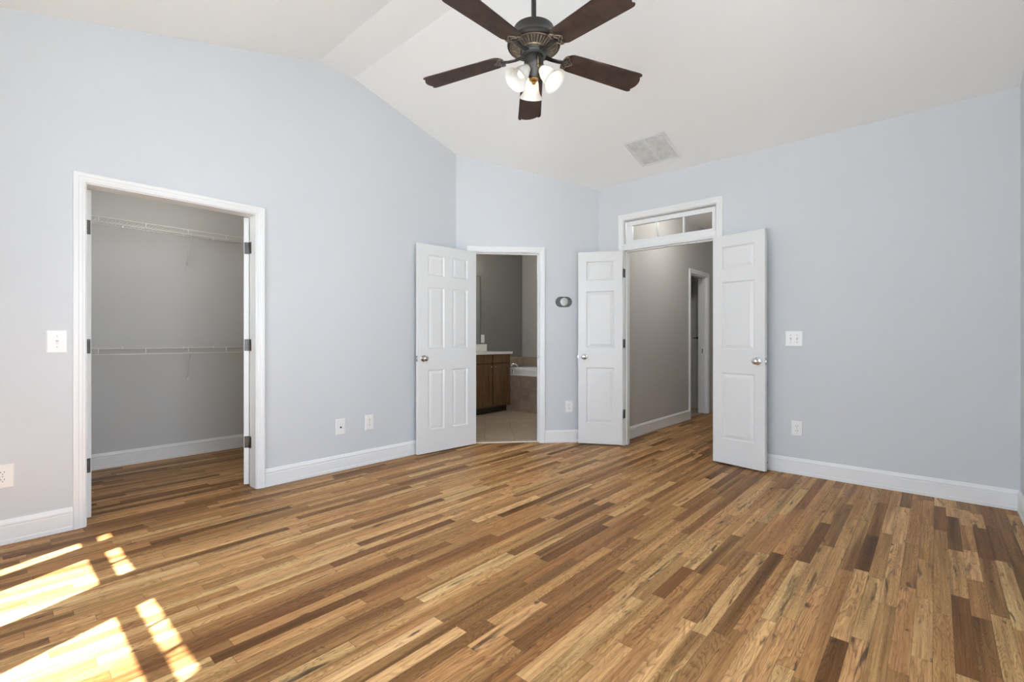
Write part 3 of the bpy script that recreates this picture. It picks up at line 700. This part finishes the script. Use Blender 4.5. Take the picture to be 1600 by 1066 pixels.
# ceiling lamps of closet and hall
def ceiling_lamp(loc, power, label, col=(1, .97, .92)):
    root = empty('ceiling_lamp', Matrix.Translation(loc))
    mb = MB(); mb.lathe([(0, 0), (.14, 0), (.14, -.02), (.13, -.025), (0, -.025)], seg=32); mb.build('lamp_base', m_nickel, root)
    mb = MB(); mb.lathe([(.125, -.025), (.13, -.045), (.11, -.075), (.06, -.095), (0, -.10)], seg=32, cap=False); mb.build('lamp_shade', m_lampg, root)
    point('lamp_light', (loc[0], loc[1], loc[2]-.16), power, col, .09)
    return tag(root, label, 'ceiling lamp')
ceiling_lamp((1.0, 4.45, 2.44), P_CLOSET, 'round opal ceiling lamp inside the closet')
ceiling_lamp((5.5, 1.85, 2.75), P_HALL, 'round opal ceiling lamp in the hall')
ceiling_lamp((5.25, 3.75, 2.78), P_BATH_FILL, 'round opal ceiling lamp added to brighten the bathroom')  # added out of view to light the tub and right wall

# ================================================================== bathroom furniture
VY = 4.935; VX0, VX1 = 4.22, 5.475
root = empty('vanity_cabinet', Matrix.Translation((VX0, VY, 0)))
W = VX1-VX0; Dv = YV-VY
mb = MB(); mb.box(0, W, .02, Dv-.001, .10, .885); mb.build('cabinet_body', m_cab, root)
mb = MB(); mb.box(0, W-.01, .075, Dv-.001, .003, .10); mb.build('toe_kick', m_toe, root)
mb = MB(); fx = [0, .07, .43, .485, .825-.0, .87, W-.03, W]
mb.box(0, W, 0, .0199, .10, .135); mb.box(0, W, 0, .0199, .865, .885); mb.box(0, W, 0, .0199, .735, .765)
for a, b in ((0, .05), (.415, .455), (.828, .868), (W-.028, W)): mb.box(a, b, 0, .0195, .135, .865)
mb.build('face_frame', m_cab, root, bevel=.001)
doors_x = [(.045, .42), (.452, .832), (.862, W-.022)]
for i, (a, b) in enumerate(doors_x):
    mb = MB(); w_ = .055
    mb.box(a, b, -.018, -.0005, .125, .125+w_); mb.box(a, b, -.018, -.0005, .740-w_, .740); mb.box(a, a+w_, -.018, -.0005, .125+w_, .740-w_); mb.box(b-w_, b, -.018, -.0005, .125+w_, .740-w_)
    mb.box(a+w_-.004, b-w_+.004, -.010, -.002, .125+w_-.004, .740-w_+.004)
    d_ = mb.build('cabinet_door', m_cab, root, bevel=.0015)
    kx = b-.03 if i == 1 else a+.03
    if i == 0: kx = b-.03
    mb = MB(); mb.lathe([(0, 0), (.007, 0), (.006, .010), (.013, .016), (.015, .022), (.010, .027), (0, .028)], (kx, -.018, .700), (0, -1, 0), seg=18); mb.build('cabinet_knob', m_nickel, d_)
    mb = MB(); mb.box(a, b, -.018, -.0005, .757, .872); mb.build('drawer_front', m_cab, root, bevel=.003)
tag(root, 'brown stained wooden vanity cabinet in the bathroom', 'cabinet')
root = empty('countertop', Matrix.Translation((VX0, VY, .885)))
mb = MB(); mb.box(-.02, W+.03, -.03, Dv-.001, .0005, .036); mb.build('worktop', m_marble, root, bevel=.004)
mb = MB(); mb.box(-.02, W+.03, Dv-.022, Dv-.001, .0365, .148); mb.build('backsplash', m_marble, root, bevel=.003)
tag(root, 'white moulded countertop with backsplash on the vanity', 'countertop')
root = empty('sink_faucet', Matrix.Translation((4.985, 5.36, .9215)))
mb = MB(); mb.lathe([(0, 0), (.022, 0), (.020, .008), (.012, .012), (.011, .03)], seg=18); mb.build('faucet_base', m_chrome, root)
mb = MB(); mb.tube([(0, 0, .02), (0, -.005, .09), (0, -.03, .125), (0, -.08, .12), (0, -.10, .095)], .009, 10); mb.build('spout', m_chrome, root)
for sx_ in (-.06, .06):
    mb = MB(); mb.lathe([(0, 0), (.018, 0), (.016, .02), (.020, .035), (.012, .045), (0, .046)], (sx_, 0, 0), seg=16); mb.build('faucet_handle', m_chrome, root)
tag(root, 'chrome faucet at the back of the vanity countertop', 'faucet')
root = empty('wall_mirror', Matrix.Translation((4.80, YV-.0005, 1.04)))
mb = MB(); mb.box(-.55, .565, -.006, 0, 0, 1.085); mb.build('mirror_glass', m_mirror, root)
mb = MB(); mb.box(.5655, .577, -.014, 0, 0, 1.085); mb.box(-.562, -.5505, -.014, 0, 0, 1.085); mb.box(-.562, .577, -.014, 0, 1.0855, 1.097); mb.build('mirror_frame', m_mframe, root)
tag(root, 'tall mirror with dark edge above the vanity', 'mirror')
Fv = frame((0, YV), (1, 0), (0, -1))
t = plate(Fv, 5.425, 1.12, .082, .132, 'wall_outlet'); duplex(t); tag(t, 'white outlet beside the mirror above the backsplash', 'outlet')
root = empty('vanity_light', Matrix.Translation((4.75, YV, 2.33)))
mb = MB(); mb.box(-.30, .30, -.03, -.001, -.05, .05); mb.build('light_bar', m_nickel, root, bevel=.004)
for x in (-.2, 0, .2):
    mb = MB(); mb.lathe([(.01, 0), (.04, -.03), (.055, -.08), (.05, -.12), (0, -.13)], (x, -.09, .03), seg=20); mb.build('lamp_shade', m_lampg, root)
tag(root, 'three-globe light bar above the vanity mirror', 'wall lamp')
point('vanity_light_source', (5.0, YV-.22, 2.22), P_VAN, (1, .82, .6), .06)
# tub
XT = 5.495
root = empty('bathtub', Matrix.Translation((XT, 3.6, 0)))
LY = YV-.002-3.6; LX = XR-XT-.001
mb = MB(); mb.box(0, .03, 0, LY, .003, .553); mb.box(.03, LX, 0, .03, .003, .553)
mb.build('tiled_apron', m_tilet, root)
mb = MB()   # deck with oval basin
n = 40; cx, cy, rx, ry = .50, LY/2-.02, .33, .74
def oval(k, z, off=0): return [(cx+rx*k*cos(2*pi*i/n), cy+ry*k*sin(2*pi*i/n), z) for i in range(n)]
def rect(z, gx=0):
    out = []
    for i in range(n):
        c, s = cos(2*pi*i/n), sin(2*pi*i/n); k = min((cx-.002+.0 if c < 0 else LX-cx)/max(abs(c), 1e-6), (cy if s < 0 else LY-cy)/max(abs(s), 1e-6)); out.append((cx+c*k, cy+s*k, z))
    return out
mb.loft([rect(.5535), rect(.560), oval(1.22, .562), oval(1.20, .632), oval(1.17, .640), oval(1.05, .640), oval(1.0, .628), oval(.93, .40), oval(.80, .17), oval(.5, .14)], smooth=True)
mb.build('tub_basin', m_tub, root, autosmooth=True)
tag(root, 'white soaking tub set in a brown tiled surround', 'bathtub')
root = empty('tub_faucet', Matrix.Translation((5.60, 5.06, .562)))
mb = MB(); mb.lathe([(0, 0), (.024, 0), (.022, .01), (.014, .016), (.013, .05)], seg=18); mb.tube([(0, 0, .03), (0, -.01, .11), (.03, -.03, .155), (.09, -.05, .155), (.13, -.06, .12)], .013, 10); mb.build('spout', m_chrome, root)
for y in (-.09, .10):
    mb = MB(); mb.lathe([(0, 0), (.024, 0), (.02, .02), (.014, .035), (.024, .05), (.024, .07), (0, .078)], (0, y, 0), seg=18); mb.build('faucet_handle', m_chrome, root)
tag(root, 'chrome roman tub faucet on the corner of the tub deck', 'faucet')
mb = MB(); mb.box(VX1+.03, XR-.001, YV-.010, YV-.0005, .642, .790); mb.box(VX1+.03, XR-.001, YV-.014, YV-.0005, .7905, .803)
o = mb.build('trim_7', m_tileb); struct(o, 'low row of brown wall tile behind the tub on the taupe wall', 'wall tile')
mb = MB(); mb.box(XR-.010, XR-.0005, 3.6, YV-.015, .642, .790); mb.box(XR-.014, XR-.0005, 3.6, YV-.015, .7905, .803)
o = mb.build('trim_8', m_tilet); struct(o, 'low row of brown wall tile along the far side of the tub', 'wall tile')

# ================================================================== ceiling fan
fx_, fy_ = 1.997, 1.627
FWD = TH                                  # one blade points straight away from the camera
root = empty('ceiling_fan', Matrix.Translation((fx_, fy_, PK)) @ Matrix.Rotation(FWD, 4, 'Z'))
Z = lambda z: z-PK
mb = MB(); mb.lathe([(0, 0), (.072, 0), (.074, -.01), (.066, -.05), (.03, -.085), (.0, -.086)], seg=32); mb.build('canopy', m_bronze, root, autosmooth=True)
mb = MB(); mb.lathe([(0, -.08), (.0135, -.08), (.0135, Z(2.80)), (.024, Z(2.80)), (.026, Z(2.785)), (0, Z(2.785))], seg=20); mb.build('downrod', m_bronze, root, autosmooth=True)
mb = MB(); mb.lathe([(0, Z(2.797)), (.098, Z(2.797)), (.109, Z(2.792)), (.113, Z(2.780)), (.120, Z(2.752)), (.136, Z(2.7260)), (.1435, Z(2.7170)), (.1445, Z(2.7050)), (.141, Z(2.6970)), (.132, Z(2.6950)), (.128, Z(2.6980)), (.122, Z(2.6960)), (.072, Z(2.6750)), (.068, Z(2.6650)), (0, Z(2.666))], seg=64)
hs_ = mb.build('motor_housing', m_bronze, root, autosmooth=True)
mb = MB(); mb.lathe([(.1315, Z(2.6940)), (.1295, Z(2.6910)), (.1245, Z(2.6925)), (.1215, Z(2.6955))], seg=64, cap=False); mb.build('bead_ring', m_bronze2, hs_)
mb = MB(); N = 40      # raised ribs between the dark vent slots
for i in range(N):
    t = 2*pi*i/N; c, s = cos(t), sin(t); q = Vector((-s, c, 0))
    def rp(r, z, k): return Vector((r*c, r*s, Z(z)))+q*k
    h1, h2 = .0042, .0024
    A = [rp(.119, 2.6943, -h1), rp(.119, 2.6943, h1), rp(.119, 2.6900, h1*.8), rp(.119, 2.6900, -h1*.8)]
    B = [rp(.078, 2.6770, -h2), rp(.078, 2.6770, h2), rp(.078, 2.6727, h2*.8), rp(.078, 2.6727, -h2*.8)]
    mb.loft([A, B])
mb.build('vent_ribs', m_bronze2, hs_)
mb = MB(); mb.lathe([(.1205, Z(2.6948)), (.0775, Z(2.6768))], seg=64, cap=False); mb.build('vent_recess', m_dark, hs_)
mb = MB(); mb.lathe([(.079, Z(2.6772)), (.0775, Z(2.6715)), (.070, Z(2.6700)), (.068, Z(2.6745))], seg=48, cap=False); mb.build('bead_ring', m_bronze2, hs_)
mb = MB(); mb.lathe([(0, Z(2.6655)), (.066, Z(2.6655)), (.069, Z(2.660)), (.066, Z(2.648)), (.05, Z(2.645)), (0, Z(2.645))], seg=48); mb.build('flywheel', m_dark, root, autosmooth=True)
mb = MB(); mb.lathe([(0, Z(2.6445)), (.050, Z(2.6445)), (.0525, Z(2.640)), (.0525, Z(2.588)), (.049, Z(2.582)), (.046, Z(2.578)), (.040, Z(2.560)), (.030, Z(2.540)), (.024, Z(2.528)), (0, Z(2.528))], seg=48)
sh_ = mb.build('switch_housing', m_bronze, root, autosmooth=True)
mb = MB(); mb.lathe([(0, Z(2.5275)), (.023, Z(2.5275)), (.026, Z(2.522)), (.020, Z(2.514)), (.010, Z(2.508)), (.012, Z(2.502)), (.006, Z(2.495)), (0, Z(2.494))], seg=28); mb.build('finial', m_brass, root, autosmooth=True)
mb = MB(); mb.tube([(-.05, -.018, Z(2.64)), (-.056, -.02, Z(2.62)), (-.057, -.021, Z(2.575))], .0016, 6); mb.lathe([(0, 0), (.004, .002), (.0045, .014), (0, .018)], (-.057, -.021, Z(2.558)), seg=10); mb.build('pull_chain', m_brass, root)
# blades and their irons
BZ = 2.651
def blade_outline():
    """half-width against distance: rounded root, gently widening, ogee-cut tip"""
    pts = []
    r0, r1 = .172, .645
    for i in range(13):
        t = pi/2*(1-i/12); pts.append((r0+.055*(1-sin(t)), .064*cos(t)))
    for i in range(1, 7): pts.append((r0+.055+(r1-.035-r0-.055)*i/6, .064+.0135*i/6))
    pts += [(r1-.018, .0765), (r1-.008, .071), (r1-.004, .062), (r1-.012, .053), (r1-.004, .040), (r1+.004, .020), (r1+.006, 0)]
    return pts
bo = blade_outline(); poly = bo + [(x, -y) for x, y in reversed(bo[:-1])][:-1]
proto = []
for k in range(5):
    ang = 2*pi*k/5
    Rz = Matrix.Rotation(ang, 4, 'Z'); tilt = Matrix.Translation((.172, 0, Z(BZ))) @ Matrix.Rotation(R(5.6), 4, 'Y') @ Matrix.Translation((-.172, 0, 0)) @ Matrix.Rotation(R(-8.5), 4, 'X')
    if k == 0:
        mb = MB(); n = len(poly)
        mb.loft([[(x, y, .0) for x, y in poly], [(x, y, .0055) for x, y in poly]])
        bl = mb.build('blade', m_blade, root, bevel=.0012)
        # iron: stem from the flywheel, scrolled plate under the blade root
        mb = MB(); iz = 2.657-BZ
        mb.loft([[(r, sgn*w0, z+t0) for sgn, t0 in ((-1, -.004), (1, -.004), (1, .004), (-1, .004))] for r, w0, z in ((.050, .015, -.006), (.080, .012, -.009), (.110, .010, -.012), (.145, .010, -.010), (.170, .011, -.0055), (.185, .014, -.0045))])
        ol = [(.170, 0), (.168, .020), (.172, .040), (.182, .052), (.196, .050), (.204, .040), (.206, .030), (.214, .026), (.222, .018), (.230, .006), (.233, 0)]
        pl = ol + [(x, -y) for x, y in reversed(ol[:-1])][:-1]
        mb.loft([[(x, y, -.0008) for x, y in pl], [(x, y, -.0035) for x, y in pl]])
        ir = mb.build('blade_iron', m_bronze, bl, bevel=.0008)
        mb = MB()   # raised scroll lines and screws
        path = [(.176, -.044), (.190, -.046), (.200, -.036), (.196, -.024), (.208, -.020), (.220, -.010), (.227, 0), (.220, .010), (.208, .020), (.196, .024), (.200, .036), (.190, .046), (.176, .044), (.172, .02), (.172, -.02), (.176, -.044)]
        mb.tube([(x, y, -.0045) for x, y in path], .0028, 6)
        mb.tube([(.185, -.020, -.0045), (.196, -.008, -.0045), (.200, 0, -.0045), (.196, .008, -.0045), (.185, .020, -.0045)], .0024, 6)
        for x, y in ((.186, -.034), (.186, .034), (.212, 0)): mb.lathe([(0, 0), (.005, 0), (.004, .002), (0, .003)], (x, y, -.0035), (0, 0, -1), seg=10)
        sc_ = mb.build('scroll_moulding', m_bronze2, bl)
        proto = [bl, ir, sc_]
    else:
        bl = proto[0].copy(); COL.objects.link(bl); bl.parent = root
        for q in proto[1:]:
            c_ = q.copy(); COL.objects.link(c_); c_.parent = bl
    bl.matrix_local = Rz @ tilt
# three lamp arms with frosted bell shades
for k, (ang, lit) in enumerate(((R(5), 1), (2*pi/3+R(5), 0), (-2*pi/3+R(5), 1))):
    c, s = cos(ang), sin(ang); P = lambda r, z: Vector((r*c, r*s, Z(z)))
    n0 = P(.045, 2.570); ax = (P(.113, 2.492)-P(.040, 2.578)).normalized()
    mb = MB(); mb.tube([P(.030, 2.566), P(.036, 2.578), n0-ax*.006], .009, 10); mb.lathe([(0, -.012), (.016, -.012), (.0235, -.004), (.0245, .006), (.0225, .010), (0, .010)], n0, ax, seg=24)
    arm = mb.build('lamp_arm', m_bronze2, root, autosmooth=True)
    prof_o = [(.0225, .006), (.0235, .014), (.0285, .024), (.0335, .038), (.0365, .054), (.0390, .070), (.0440, .084), (.0520, .097), (.0600, .107)]
    prof_o = [(r*1.09, .006+(z-.006)*1.07) for r, z in prof_o]
    prof = prof_o + [(.0668, .1155)] + [(r-.0026, z) for r, z in reversed(prof_o)]
    mb = MB(); mb.lathe(prof, n0, ax, seg=36, cap=False); mb.build('lamp_shade', m_shade, root, autosmooth=True)
    mb = MB(); mb.lathe([(.010, .010), (.012, .022), (.020, .040), (.0235, .054), (.020, .068), (.010, .076), (0, .077)], n0, ax, seg=20); mb.build('bulb', m_bulb if lit else m_bulbdim, arm, autosmooth=True)
tag(root, 'dark bronze five-blade ceiling fan with three frosted glass lamps', 'ceiling fan')

mb = MB(); mb.prism([(YS-.12, 2.76), (YS-.60, 2.66), (YS-.60, 2.80), (YS-.12, 2.90)], XW-.5, XE+.5, axis=0)  # overhang added out of view to block sun at the south window
struct(mb.build('added_eave', m_trim), 'unseen overhang added to keep sun off the floor', 'eave')
# ground outside the windows, made pale to bounce light onto the ceiling
mb = MB(); mb.box(-14, XW-.15, -12, 12, -.5, -.4); mb.box(XW-.15, 12, -14, YS-.15, -.5, -.4)
struct(mb.build('ground', m_bounce), 'outside ground made pale to bounce light indoors', 'ground')
